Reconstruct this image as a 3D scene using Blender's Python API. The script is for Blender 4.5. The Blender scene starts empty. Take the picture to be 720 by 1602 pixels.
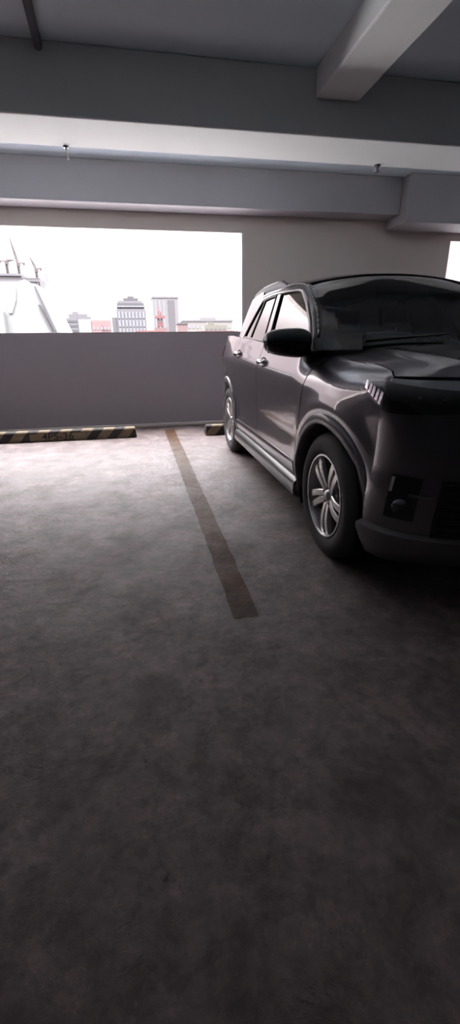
import bpy, bmesh, math, random
from math import sin, cos, pi, radians, sqrt, exp
from mathutils import Vector, Matrix
scene = bpy.context.scene
C = scene.collection

# ---------------------------------------------------------------- camera
cam_d = bpy.data.cameras.new('camera'); cam = bpy.data.objects.new('camera', cam_d); C.objects.link(cam)
cam_d.sensor_fit = 'VERTICAL'; cam_d.sensor_height = 36; cam_d.lens = 705.08 * 36 / 1602
cam_d.clip_start = .05; cam_d.clip_end = 3000
fw = Vector((0.181, 0.916, -0.358)).normalized()
ri = Vector((0.980, -0.198, -0.0108)); ri = (ri - fw * ri.dot(fw)).normalized(); up = ri.cross(fw)
cam.matrix_world = Matrix(((ri.x, up.x, -fw.x, 0), (ri.y, up.y, -fw.y, 0), (ri.z, up.z, -fw.z, 1.1146), (0, 0, 0, 1)))
scene.camera = cam

# ---------------------------------------------------------------- sky and exposure
w = bpy.data.worlds.new('overcast_sky'); scene.world = w; w.use_nodes = True
nt = w.node_tree; nt.nodes.clear()
wo = nt.nodes.new('ShaderNodeOutputWorld'); bg = nt.nodes.new('ShaderNodeBackground')
tc = nt.nodes.new('ShaderNodeTexCoord'); sx = nt.nodes.new('ShaderNodeSeparateXYZ'); rm = nt.nodes.new('ShaderNodeValToRGB')
nt.links.new(tc.outputs['Generated'], sx.inputs[0]); nt.links.new(sx.outputs['Z'], rm.inputs[0])
cr = rm.color_ramp; cr.interpolation = 'EASE'
LOW = (.0268, .0222, .0232)
cr.elements[0].position = 0.0; cr.elements[0].color = (*LOW, 1)
cr.elements[1].position = 1.0; cr.elements[1].color = (1, .965, 1.0, 1)
for p_, c_ in ((.18, LOW), (.38, (.11, .104, .106)), (.58, (.62, .595, .615)), (.78, (1, .965, 1))):
    e = cr.elements.new(p_); e.color = (*c_, 1)
nt.links.new(rm.outputs[0], bg.inputs[0]); bg.inputs[1].default_value = 50
nt.links.new(bg.outputs[0], wo.inputs[0])
vs = scene.view_settings
scene.display_settings.display_device = 'sRGB'
vs.view_transform = 'Standard'; vs.look = 'None'; vs.gamma = 1; vs.exposure = 0.12; vs.use_curve_mapping = False
scene.cycles.max_bounces = 10; scene.cycles.diffuse_bounces = 5; scene.cycles.sample_clamp_indirect = 6

# ---------------------------------------------------------------- materials
def mat(name, col, rough=.6, metal=0., coat=0., coat_rough=.05, bump=0., scale=20., var=0., spec=.5, emit=None):
    m = bpy.data.materials.new(name); m.use_nodes = True
    n = m.node_tree.nodes; l = m.node_tree.links; b = n['Principled BSDF']
    b.inputs['Base Color'].default_value = (*col, 1); b.inputs['Roughness'].default_value = rough
    b.inputs['Metallic'].default_value = metal; b.inputs['Coat Weight'].default_value = coat
    b.inputs['Coat Roughness'].default_value = coat_rough; b.inputs['Specular IOR Level'].default_value = spec
    if bump or var:
        t = n.new('ShaderNodeTexCoord'); no = n.new('ShaderNodeTexNoise'); no.inputs['Scale'].default_value = scale
        no.inputs['Detail'].default_value = 6; l.new(t.outputs['Object'], no.inputs['Vector'])
        if var:
            mx = n.new('ShaderNodeMix'); mx.data_type = 'RGBA'
            mx.inputs['A'].default_value = (*[c * (1 - var) for c in col], 1); mx.inputs['B'].default_value = (*[min(1, c * (1 + var)) for c in col], 1)
            l.new(no.outputs['Fac'], mx.inputs['Factor']); l.new(mx.outputs['Result'], b.inputs['Base Color'])
        if bump:
            bp = n.new('ShaderNodeBump'); bp.inputs['Strength'].default_value = bump; bp.inputs['Distance'].default_value = .01
            l.new(no.outputs['Fac'], bp.inputs['Height']); l.new(bp.outputs[0], b.inputs['Normal'])
    return m

def glass(name, tint, f0=1.0):
    m = bpy.data.materials.new(name); m.use_nodes = True
    n = m.node_tree.nodes; l = m.node_tree.links; n.clear()
    o = n.new('ShaderNodeOutputMaterial'); mx = n.new('ShaderNodeMixShader'); tr = n.new('ShaderNodeBsdfTransparent')
    gl = n.new('ShaderNodeBsdfGlossy'); fr = n.new('ShaderNodeFresnel'); mu = n.new('ShaderNodeMath'); mu.operation = 'MULTIPLY'; mu.use_clamp = True
    fr.inputs['IOR'].default_value = 1.6; mu.inputs[1].default_value = f0
    tr.inputs[0].default_value = (*tint, 1); gl.inputs['Roughness'].default_value = .02; gl.inputs[0].default_value = (1, 1, 1, 1)
    l.new(fr.outputs[0], mu.inputs[0]); l.new(mu.outputs[0], mx.inputs[0]); l.new(tr.outputs[0], mx.inputs[1]); l.new(gl.outputs[0], mx.inputs[2]); l.new(mx.outputs[0], o.inputs[0])
    return m

def floor_material(name, ca, cb, cc, thin=False):
    m = bpy.data.materials.new(name); m.use_nodes = True
    n = m.node_tree.nodes; l = m.node_tree.links; b = n['Principled BSDF']
    t = n.new('ShaderNodeTexCoord')
    def noise(s, d, r=.6, dist=0.):
        q = n.new('ShaderNodeTexNoise'); q.inputs['Scale'].default_value = s; q.inputs['Detail'].default_value = d
        q.inputs['Roughness'].default_value = r; q.inputs['Distortion'].default_value = dist
        l.new(t.outputs['Object'], q.inputs['Vector']); return q.outputs['Fac']
    def ramp(x, *st):
        r = n.new('ShaderNodeValToRGB'); e = r.color_ramp.elements
        e[0].position, e[0].color = st[0][0], (*st[0][1], 1); e[1].position, e[1].color = st[-1][0], (*st[-1][1], 1)
        for p, c in st[1:-1]:
            k = e.new(p); k.color = (*c, 1)
        l.new(x, r.inputs[0]); return r.outputs[0]
    def mix(f, a, c, mode='MIX', fac=None):
        x = n.new('ShaderNodeMix'); x.data_type = 'RGBA'; x.blend_type = mode
        if f is None: x.inputs['Factor'].default_value = fac
        else: l.new(f, x.inputs['Factor'])
        l.new(a, x.inputs['A']); l.new(c, x.inputs['B']); return x.outputs['Result']
    big = ramp(noise(1.1, 12, .66, .25), (.34, ca), (.52, cb), (.68, cc))
    flake = ramp(noise(4.6, 15, .70, .25), (.36, (.62, .60, .60)), (.45, (.80, .79, .79)), (.475, (.98, .97, .97)), (.55, (1.06, 1.05, 1.05)), (.575, (1.36, 1.34, 1.34)), (.66, (1.5, 1.48, 1.48)))
    c = mix(None, big, flake, 'MULTIPLY', 1.0)
    flake2 = ramp(noise(15, 12, .7, .3), (.38, (.70, .69, .69)), (.47, (.95, .95, .95)), (.53, (1.04, 1.04, 1.04)), (.62, (1.25, 1.24, 1.24)))
    c = mix(None, c, flake2, 'MULTIPLY', 1.0)
    fine = ramp(noise(28, 10, .75), (.3, (.78, .78, .78)), (.6, (1.08, 1.08, 1.08)))
    c = mix(None, c, fine, 'MULTIPLY', 1.0)
    # pits and cracks
    vo = n.new('ShaderNodeTexNoise'); vo.inputs['Scale'].default_value = 9; vo.inputs['Detail'].default_value = 14; vo.inputs['Roughness'].default_value = .8; vo.inputs['Distortion'].default_value = .8
    l.new(t.outputs['Object'], vo.inputs['Vector'])
    pit = ramp(vo.outputs['Fac'], (.345, (.35, .33, .33)), (.40, (1, 1, 1)))
    c = mix(None, c, pit, 'MULTIPLY', 1.0)
    l.new(c, b.inputs['Base Color'])
    ro = ramp(noise(3.4, 12, .72, .4), (.42, (.56,) * 3), (.58, (.36,) * 3)); l.new(ro, b.inputs['Roughness'])
    bp = n.new('ShaderNodeBump'); bp.inputs['Strength'].default_value = .65; bp.inputs['Distance'].default_value = .014
    ad = n.new('ShaderNodeMath'); ad.operation = 'ADD'
    l.new(noise(8, 15, .72, .3), ad.inputs[0]); l.new(vo.outputs['Fac'], ad.inputs[1]); l.new(ad.outputs[0], bp.inputs['Height']); l.new(bp.outputs[0], b.inputs['Normal'])
    b.inputs['Specular IOR Level'].default_value = .5
    return m

M_floor = floor_material('worn_concrete', (.130, .100, .096), (.153, .119, .114), (.176, .139, .134))
M_line = floor_material('faded_yellow_paint', (.058, .027, .010), (.074, .036, .014), (.100, .052, .023))
M_line.node_tree.nodes['Principled BSDF'].inputs['Specular IOR Level'].default_value = .2
M_ceil = mat('painted_slab', (.74, .87, .96), .8, var=.06, scale=1.3, bump=.05)
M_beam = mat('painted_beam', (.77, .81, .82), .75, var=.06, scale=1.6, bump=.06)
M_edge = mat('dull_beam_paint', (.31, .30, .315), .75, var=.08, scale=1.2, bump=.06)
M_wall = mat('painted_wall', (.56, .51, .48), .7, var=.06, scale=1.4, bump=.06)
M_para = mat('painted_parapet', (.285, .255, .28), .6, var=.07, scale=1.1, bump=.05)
M_reveal = mat('pale_reveal', (.72, .68, .74), .6)
M_dark = mat('dark_wall', (.09, .09, .095), .8)
M_pipe = mat('grey_conduit', (.13, .13, .15), .5)
M_white = mat('white_pipe', (.85, .82, .8), .4)
M_ground = mat('city_ground', (.10, .10, .10), .9, var=.3, scale=.05)
M_bounce = mat('pale_bounce_slab', (.80, .77, .74), .8, var=.05, scale=1)
M_paint = mat('charcoal_metallic_paint', (.125, .117, .135), .30, .55, 1.0, .04)
M_paint.node_tree.nodes['Principled BSDF'].inputs['Coat IOR'].default_value = 2.0
M_clad = mat('dark_cladding', (.10, .094, .098), .36, 0., .4, .15)
M_sill = mat('satin_grey_sill', (.11, .108, .11), .34, .2, .4)
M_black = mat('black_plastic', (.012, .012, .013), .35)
M_gloss = mat('gloss_black', (.01, .01, .012), .08)
M_matte = mat('wheel_well_black', (.012, .012, .012), .9)
M_tyre = mat('tyre_rubber', (.042, .040, .041), .72, bump=.1, scale=60)
M_rim = mat('silver_alloy', (.62, .59, .59), .3, .75, .5)
M_rimd = mat('brake_metal', (.13, .12, .12), .5, .6)
M_chrome = mat('chrome', (.8, .78, .79), .12, 1.0)
M_lamp = glass('headlamp_lens', (.93, .93, .95), .9)
M_refl = mat('lamp_reflector', (.88, .86, .89), .16, .95)
M_clear = mat('frosted_lamp_trim', (.52, .50, .53), .4, 0, .8)
M_guide = mat('white_light_guide', (.92, .89, .92), .35)
M_bulb = mat('lamp_projector', (.10, .10, .11), .1, .6, 1.)
M_red = mat('red_lens', (.25, .01, .012), .12, 0, 1.)
M_glass = glass('tinted_side_glass', (.10, .11, .12), 1.45)
M_wsg = glass('tinted_windscreen', (.16, .20, .26), 1.0)
M_seat = mat('dark_upholstery', (.05, .05, .055), .8)
M_dash = mat('dashboard_plastic', (.035, .035, .04), .6)
M_plate = mat('plate_white', (.55, .55, .55), .5)

# ---------------------------------------------------------------- object helpers
def obj(name, bm, m, parent=None, smooth=False, bevel=0.):
    me = bpy.data.meshes.new(name); bm.to_mesh(me); bm.free()
    if smooth:
        for p in me.polygons: p.use_smooth = True
    for k in (m if isinstance(m, (list, tuple)) else [m]): me.materials.append(k)
    o = bpy.data.objects.new(name, me); C.objects.link(o)
    if parent: o.parent = parent
    if bevel:
        b = o.modifiers.new('bevel', 'BEVEL'); b.width = bevel; b.segments = 2; b.limit_method = 'ANGLE'
    return o
def empty(name, label, cat, loc=(0, 0, 0), rz=0., group=None):
    o = bpy.data.objects.new(name, None); C.objects.link(o); o.location = loc; o.rotation_euler = (0, 0, rz)
    o.empty_display_size = .1
    return tag(o, label, cat, group)
def tag(o, label, cat, group=None):
    o['label'] = label; o['category'] = cat
    if group: o['group'] = group
    return o
def struct(o): o['kind'] = 'structure'; return o
def box(bm, x0, x1, y0, y1, z0, z1):
    v = [bm.verts.new((x, y, z)) for z in (z0, z1) for y in (y0, y1) for x in (x0, x1)]
    for f in ((0, 2, 3, 1), (4, 5, 7, 6), (0, 1, 5, 4), (2, 6, 7, 3), (0, 4, 6, 2), (1, 3, 7, 5)): bm.faces.new([v[i] for i in f])
    return bm
def Box(*a): return box(bmesh.new(), *a)
def prism(bm, pts, y0, y1):
    """polygon in x,z extruded along y"""
    a = [bm.verts.new((x, y0, z)) for x, z in pts]; b = [bm.verts.new((x, y1, z)) for x, z in pts]
    n = len(pts); bm.faces.new(a); bm.faces.new(b[::-1])
    for i in range(n): bm.faces.new((a[i], b[i], b[(i + 1) % n], a[(i + 1) % n]))
    bmesh.ops.recalc_face_normals(bm, faces=bm.faces); return bm
def tube(bm, p0, p1, r0, r1=None, n=12, caps=True):
    p0, p1 = Vector(p0), Vector(p1); r1 = r0 if r1 is None else r1
    d = (p1 - p0).normalized(); a = d.orthogonal().normalized(); b = d.cross(a)
    A = [bm.verts.new(p0 + (a * cos(2 * pi * i / n) + b * sin(2 * pi * i / n)) * r0) for i in range(n)]
    B = [bm.verts.new(p1 + (a * cos(2 * pi * i / n) + b * sin(2 * pi * i / n)) * r1) for i in range(n)]
    for i in range(n): bm.faces.new((A[i], A[(i + 1) % n], B[(i + 1) % n], B[i]))
    if caps: bm.faces.new(A[::-1]); bm.faces.new(B)
    return bm
def lathe(bm, prof, n=48, c=(0, 0, 0), closed=False):
    """profile (r, y) about the y axis through c"""
    rings = [[bm.verts.new((c[0] + r * cos(2 * pi * i / n), c[1] + y, c[2] + r * sin(2 * pi * i / n))) for i in range(n)] for r, y in prof]
    m = len(rings)
    for k in range(m if closed else m - 1):
        A, B = rings[k], rings[(k + 1) % m]
        for i in range(n): bm.faces.new((A[i], A[(i + 1) % n], B[(i + 1) % n], B[i]))
    bmesh.ops.recalc_face_normals(bm, faces=bm.faces); return bm

# ================================================================ the parking deck
H = 2.95; YW = 6.40
struct(obj('floor', Box(-12, 12, -9, 6.75, -.3, 0), M_floor))
struct(obj('ceiling', Box(-12, 12, -9, 6.75, H, H + .3), M_ceil))
struct(obj('wall_back', Box(-12, 12, -9.2, -9, 0, H), M_dark))
struct(obj('wall_left', Box(-12.2, -12, -9.2, 6.75, 0, H), M_dark))
struct(obj('wall_right', Box(12, 12.2, -9.2, 6.75, 0, H), M_dark))
# window wall: parapet, pier between the openings, lintel
PT = 1.214
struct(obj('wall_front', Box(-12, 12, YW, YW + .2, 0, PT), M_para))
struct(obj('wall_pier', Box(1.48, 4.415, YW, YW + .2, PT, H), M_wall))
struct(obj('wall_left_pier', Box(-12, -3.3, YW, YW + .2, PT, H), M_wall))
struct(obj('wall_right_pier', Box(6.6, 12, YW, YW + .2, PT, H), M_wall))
struct(obj('wall_lintel', Box(-3.3, 1.48, YW + .001, YW + .199, 2.362, H), M_wall))
struct(obj('wall_right_lintel', Box(4.415, 6.6, YW + .001, YW + .199, 2.345, H), M_wall))
struct(obj('trim_1', Box(1.455, 1.48, YW - .012, YW + .205, PT, 2.362), M_reveal))     # plaster edge of the opening
struct(obj('trim_2', Box(-12, 12, YW - .07, YW, 0, .035), M_wall, bevel=.006))           # low kerb at the wall foot
# beams
struct(obj('ceiling_beam', Box(-12, 12, 4.0, 4.54, 2.55, H), M_beam, bevel=.012))
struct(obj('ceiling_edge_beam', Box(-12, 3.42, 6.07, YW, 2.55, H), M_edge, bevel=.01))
struct(obj('ceiling_cross_beam', Box(1.47, 1.81, -9, 4.0, 2.77, H), M_beam, bevel=.012))
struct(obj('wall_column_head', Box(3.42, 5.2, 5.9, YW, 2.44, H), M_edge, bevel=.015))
# painted bay line
bm = bmesh.new(); random.seed(4)
N = 60; L = []; R = []
for i in range(N + 1):
    y = 1.60 + (6.05 - 1.60) * i / N; wd = .056 + .010 * (i / N)
    L.append(bm.verts.new((.385 - wd + random.uniform(-.004, .004), y, .0015))); R.append(bm.verts.new((.385 + wd + random.uniform(-.004, .004), y, .0015)))
for i in range(N): bm.faces.new((L[i], R[i], R[i + 1], L[i + 1]))
tag(obj('parking_line', bm, M_line), 'faded yellow brown bay line painted on the concrete beside the car', 'parking line')

# wheel stops
M_stop = bpy.data.materials.new('striped_stop'); M_stop.use_nodes = True
n = M_stop.node_tree.nodes; l = M_stop.node_tree.links; b = n['Principled BSDF']
t = n.new('ShaderNodeTexCoord'); s = n.new('ShaderNodeSeparateXYZ'); l.new(t.outputs['Object'], s.inputs[0])
m1 = n.new('ShaderNodeMath'); m1.operation = 'MULTIPLY_ADD'; m1.inputs[1].default_value = -.85; l.new(s.outputs['Z'], m1.inputs[0]); l.new(s.outputs['X'], m1.inputs[2])
m2 = n.new('ShaderNodeMath'); m2.operation = 'MULTIPLY'; m2.inputs[1].default_value = 1 / .25; l.new(m1.outputs[0], m2.inputs[0])
m3 = n.new('ShaderNodeMath'); m3.operation = 'FRACT'; l.new(m2.outputs[0], m3.inputs[0])
rp = n.new('ShaderNodeValToRGB'); rp.color_ramp.interpolation = 'CONSTANT'
rp.color_ramp.elements[0].color = (.30, .225, .135, 1); rp.color_ramp.elements[1].position = .52; rp.color_ramp.elements[1].color = (.035, .028, .026, 1)
l.new(m3.outputs[0], rp.inputs[0])
nz = n.new('ShaderNodeTexNoise'); nz.inputs['Scale'].default_value = 14; nz.inputs['Detail'].default_value = 8; l.new(t.outputs['Object'], nz.inputs[0])
mx = n.new('ShaderNodeMix'); mx.data_type = 'RGBA'; mx.blend_type = 'MULTIPLY'; mx.inputs['Factor'].default_value = .7
l.new(rp.outputs[0], mx.inputs['A']); l.new(nz.outputs['Fac'], mx.inputs['B']); 
mu = n.new('ShaderNodeVectorMath'); mu.operation = 'SCALE'; mu.inputs['Scale'].default_value = .9; l.new(mx.outputs['Result'], mu.inputs[0]); l.new(mu.outputs[0], b.inputs['Base Color'])
b.inputs['Roughness'].default_value = .7
M_sten = mat('stencil_black', (.014, .011, .010), .7)
M_band = mat('stencil_ground', (.19, .14, .09), .7, var=.3, scale=14)
def wheel_stop(x0, x1, yf, label, rz=0., text=None):
    root = empty('wheel_stop', label, 'wheel stop', ((x0 + x1) / 2, yf + .075, 0), rz, 'striped concrete wheel stops')
    h = (x1 - x0) / 2
    bm = bmesh.new()
    ends = []
    for sx_ in (-h, h):
        d = .012 if sx_ < 0 else -.012
        ends.append([bm.verts.new(q) for q in ((sx_, -.075, 0), (sx_ + d, -.062, .105), (sx_ + d, -.045, .12), (sx_ + d, .045, .12), (sx_ + d, .062, .105), (sx_, .075, 0))])
    A, B = ends
    for i in range(6): bm.faces.new((A[i], A[(i + 1) % 6], B[(i + 1) % 6], B[i]))
    bm.faces.new(A); bm.faces.new(B); bmesh.ops.recalc_face_normals(bm, faces=bm.faces)
    obj('concrete_block', bm, M_stop, root, bevel=.006)
    if text:
        pl = obj('number_panel', Box(-.32, .32, -.0015, .0015, -.04, .04), M_band, root)
        tilt = math.atan2(.013, .105)
        pl.location = (text[1] - root.location.x, -.0705, .052); pl.rotation_euler = (-tilt, 0, 0)
        cu = bpy.data.curves.new('stencil', 'FONT'); cu.body = text[0]; cu.size = .105; cu.align_x = 'CENTER'; cu.align_y = 'CENTER'; cu.extrude = .0008; cu.offset = .0015
        to = bpy.data.objects.new('tmp', cu); C.objects.link(to)
        me = bpy.data.meshes.new_from_object(to.evaluated_get(bpy.context.evaluated_depsgraph_get())); bpy.data.objects.remove(to)
        so = bpy.data.objects.new('stencil_number', me); C.objects.link(so); me.materials.clear(); me.materials.append(M_sten)
        so.parent = pl; so.location = (0, -.0035, 0); so.rotation_euler = (pi / 2, 0, 0); so.scale = (1.22, 1, 1)
    return root
wheel_stop(-2.02, -.045, 5.64, 'striped concrete wheel stop stencilled 4P5-36 in the empty bay', -.012, ('4P5-36', -.965))
wheel_stop(.795, 2.77, 5.52, 'striped concrete wheel stop behind the rear wheels of the parked car')

# things under the ceiling
tag(obj('ceiling_conduit', tube(bmesh.new(), (-.33, 1.2, 2.915), (-.45, 4.0, 2.915), .026), M_pipe, smooth=True), 'dark conduit pipe running along the ceiling into the beam at upper left', 'pipe')
r = empty('pipe_stub', 'short white pipe stub hanging under the near beam at left', 'pipe', (-.395, 4.52, 2.55))
bm = tube(bmesh.new(), (0, 0, 0), (.012, 0, -.085), .0085); obj('pipe', bm, M_white, r, True)
obj('flange', tube(bmesh.new(), (0, 0, 0), (0, 0, -.012), .02), M_pipe, r)
r = empty('sprinkler_head', 'small dark sprinkler head under the near beam at right', 'sprinkler', (2.265, 4.5, 2.55))
obj('stem', tube(bmesh.new(), (0, 0, 0), (0, 0, -.045), .013), M_pipe, r, True)
obj('collar', tube(bmesh.new(), (0, 0, 0), (0, 0, -.012), .028), M_pipe, r)
obj('deflector', tube(bmesh.new(), (0, 0, -.045), (0, 0, -.052), .026, .022), M_pipe, r)

# ================================================================ the parked car  (local frame: x forward from the front axle, +y its left, z up)
XC, YF, WB, TR = 1.75, 2.122, 2.525, .333
car = empty('car', 'charcoal grey compact suv parked tail-in beside the bay line', 'car', (XC, YF, 0), -pi / 2)
def lerp(a, b, t): return a + (b - a) * t
def clamp(t, a=0., b=1.): return max(a, min(b, t))
def sstep(a, b, t):
    t = clamp((t - a) / (b - a)); return t * t * (3 - 2 * t)
def interp(tab, x):
    """smooth (Catmull-Rom style, monotone) lookup"""
    if x <= tab[0][0]: return tab[0][1]
    if x >= tab[-1][0]: return tab[-1][1]
    for i in range(len(tab) - 1):
        if x <= tab[i + 1][0]: break
    x0, y0 = tab[i]; x1, y1 = tab[i + 1]; h = x1 - x0; d = (y1 - y0) / h
    def slope(k):
        if k <= 0 or k >= len(tab) - 1: return (tab[min(k + 1, len(tab) - 1)][1] - tab[max(k - 1, 0)][1]) / (tab[min(k + 1, len(tab) - 1)][0] - tab[max(k - 1, 0)][0])
        a = (tab[k][1] - tab[k - 1][1]) / (tab[k][0] - tab[k - 1][0]); c = (tab[k + 1][1] - tab[k][1]) / (tab[k + 1][0] - tab[k][0])
        return 0 if a * c <= 0 else 2 * a * c / (a + c)
    m0, m1 = slope(i), slope(i + 1); t = (x - x0) / h
    return (2*t**3-3*t**2+1)*y0 + (t**3-2*t**2+t)*h*m0 + (-2*t**3+3*t**2)*y1 + (t**3-t**2)*h*m1
DOOR = [(.18,.775),(.25,.800),(.33,.824),(.42,.832),(.50,.826),(.56,.822),(.64,.832),(.74,.841),(.83,.847),(.88,.846),(.915,.839),(.955,.825),(1.0,.808),(1.07,.784),(1.2,.735)]
FENF = [(.18,.775),(.25,.800),(.33,.824),(.42,.832),(.56,.834),(.70,.842),(.80,.844),(.88,.840),(.92,.832),(.95,.818),(.968,.795),(.982,.75),(1.0,.70)]
FEND = [(.18,.775),(.25,.800),(.33,.824),(.42,.832),(.56,.832),(.70,.840),(.80,.844),(.86,.842),(.91,.826),(.955,.795),(.99,.752),(1.01,.712),(1.02,.69)]
def side(x, z):
    """half width of the lower body"""
    rise = .045 * clamp((-x - .6) / 2.2, 0, 1.15)
    zd = z - rise * sstep(.6, .95, z)
    fall = .048 * clamp((x + .33) / .74, 0, 1.1) ** 1.2
    zf = z + fall * sstep(.45, .85, z)
    t = sstep(-.30, -.52, x)
    y = lerp(interp(FEND, zf), interp(DOOR, zd), t)
    if x > -.3: y = lerp(y, interp(FENF, z), clamp((x + .3) / .68) ** 1.3)
    if x > -.3: y -= .008 * ((x + .3) / .7) ** 2
    if x > -.06: y -= .055 * ((x + .06) / .46) ** 1.6 * (.25 + .75 * sstep(.36, .62, z))
    if x < -2.2: y -= .055 * ((-x - 2.2) / .9) ** 2.2
    for cx in (0, -WB):
        rr = sqrt((x - cx) ** 2 + (z - .333) ** 2)
        y += .016 * exp(-((rr - .46) / .055) ** 2) * sstep(.30, .5, z)
    return y
def gh0(z):
    d = z - 1.07; return .784 - d * .36 - .22 * d * max(0, d)
def gk(z):
    return -2.8 * max(0, .79 - (z - 1.07) * .365 - gh0(z) - .006)
def gp(x, z, off=0.): return (x + gk(z), GH(x, z) + off, z)
def GH(x, z):
    """half width of the glasshouse"""
    y = gh0(z)
    if x < -1.9: y -= .13 * ((-x - 1.9) / 1.0) ** 2
    return y
def resample(pts, n):
    d = [0.]
    for a, b_ in zip(pts, pts[1:]): d.append(d[-1] + math.dist(a, b_))
    out = []
    for i in range(n + 1):
        t = d[-1] * i / n; k = 0
        while k < len(pts) - 2 and d[k + 1] < t: k += 1
        u = (t - d[k]) / max(1e-9, d[k + 1] - d[k]); out.append(tuple(lerp(p, q, u) for p, q in zip(pts[k], pts[k + 1])))
    return out
def grid(rows):
    bm = bmesh.new(); V = [[bm.verts.new(p) for p in r_] for r_ in rows]
    for i in range(len(V) - 1):
        for j in range(len(V[0]) - 1): bm.faces.new((V[i][j], V[i][j + 1], V[i + 1][j + 1], V[i + 1][j]))
    return bm
CEN = Vector((-1.25, 0, .75))
def panel(name, rows, m, parent=None, thick=.014, sidesign=1, smooth=True, center=None, flip=False):
    """grid of points -> shell folded inwards; sidesign -1 is the car's right"""
    bm = grid([[(p[0], p[1] * sidesign, p[2]) for p in r_] for r_ in rows])
    bm.normal_update(); s_ = 0; c = center or CEN
    for f in bm.faces: s_ += f.normal.dot(f.calc_center_median() - Vector((c[0], c[1], c[2]))) * f.calc_area()
    if (s_ < 0) != flip:
        bmesh.ops.reverse_faces(bm, faces=bm.faces)
    o = obj(name, bm, m, parent or car, smooth)
    if thick:
        so = o.modifiers.new('solid', 'SOLIDIFY'); so.thickness = thick; so.offset = -1
        es = o.modifiers.new('es', 'EDGE_SPLIT'); es.split_angle = radians(50)
    return o
def coons(B, T, L_, R_, nu, nv):
    """B,T run left->right, L,R run bottom->top, in (x,z)"""
    B, T = resample(B, nu), resample(T, nu); L_, R_ = resample(L_, nv), resample(R_, nv); out = []
    for j in range(nv + 1):
        v = j / nv; r_ = []
        for i in range(nu + 1):
            u = i / nu; p = []
            for k in (0, 1):
                p.append((1 - v) * B[i][k] + v * T[i][k] + (1 - u) * L_[j][k] + u * R_[j][k]
                         - ((1 - u) * (1 - v) * B[0][k] + u * (1 - v) * B[-1][k] + (1 - u) * v * T[0][k] + u * v * T[-1][k]))
            r_.append(tuple(p))
        out.append(r_)
    return out
def lift(g, fn, off=0.): return [[(x, fn(x, z) + off, z) for x, z in r_] for r_ in g]
def arc(cx, r, a0, a1, n=24): return [(cx + r * cos(radians(lerp(a0, a1, i / n))), .333 + r * sin(radians(lerp(a0, a1, i / n)))) for i in range(n + 1)]
SG = ((-1, ''), (1, ''))
g_ = .0035                                   # half a shut line
def belt(x): return 1.045 + .085 * clamp((-x - .33) / 1.9, 0, 1.2)
FD = [(-.425, .315), (-.428, .50), (-.385, .70), (-.335, .90), (-.325, 1.0), (-.325, 1.035)]     # front edge of the front door
BP = [(-1.39, .315), (-1.385, .6), (-1.36, .9), (-1.345, belt(-1.345))]                            # between the doors
A_r = .412
RD = arc(-WB, A_r, -3, 42, 16) + [(-2.205, .75), (-2.205, .95), (-2.19, belt(-2.19))]              # rear door trailing edge
def sh(pts, d): return [(x + d, z) for x, z in pts]
# upper outline of the doors/glass
DL_F = [(-.345, 1.05), (-.42, 1.085), (-.56, 1.205), (-.74, 1.318), (-.90, 1.398), (-.96, 1.410)]  # leading edge of front glass
def dlo_top(x): return interp([(-2.10, 1.375), (-1.9, 1.415), (-1.55, 1.432), (-1.2, 1.425), (-.96, 1.41)], x)
ROOF_E = [(-.30, 1.055), (-.385, 1.165), (-.50, 1.255), (-.62, 1.325), (-.75, 1.392), (-.87, 1.440), (-1.0, 1.462), (-1.2, 1.480), (-1.5, 1.492), (-1.8, 1.496), (-2.1, 1.492), (-2.4, 1.478), (-2.7, 1.452), (-2.9, 1.425), (-3.02, 1.39)]
def roof_z(x): return interp(sorted(ROOF_E), x)

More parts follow.
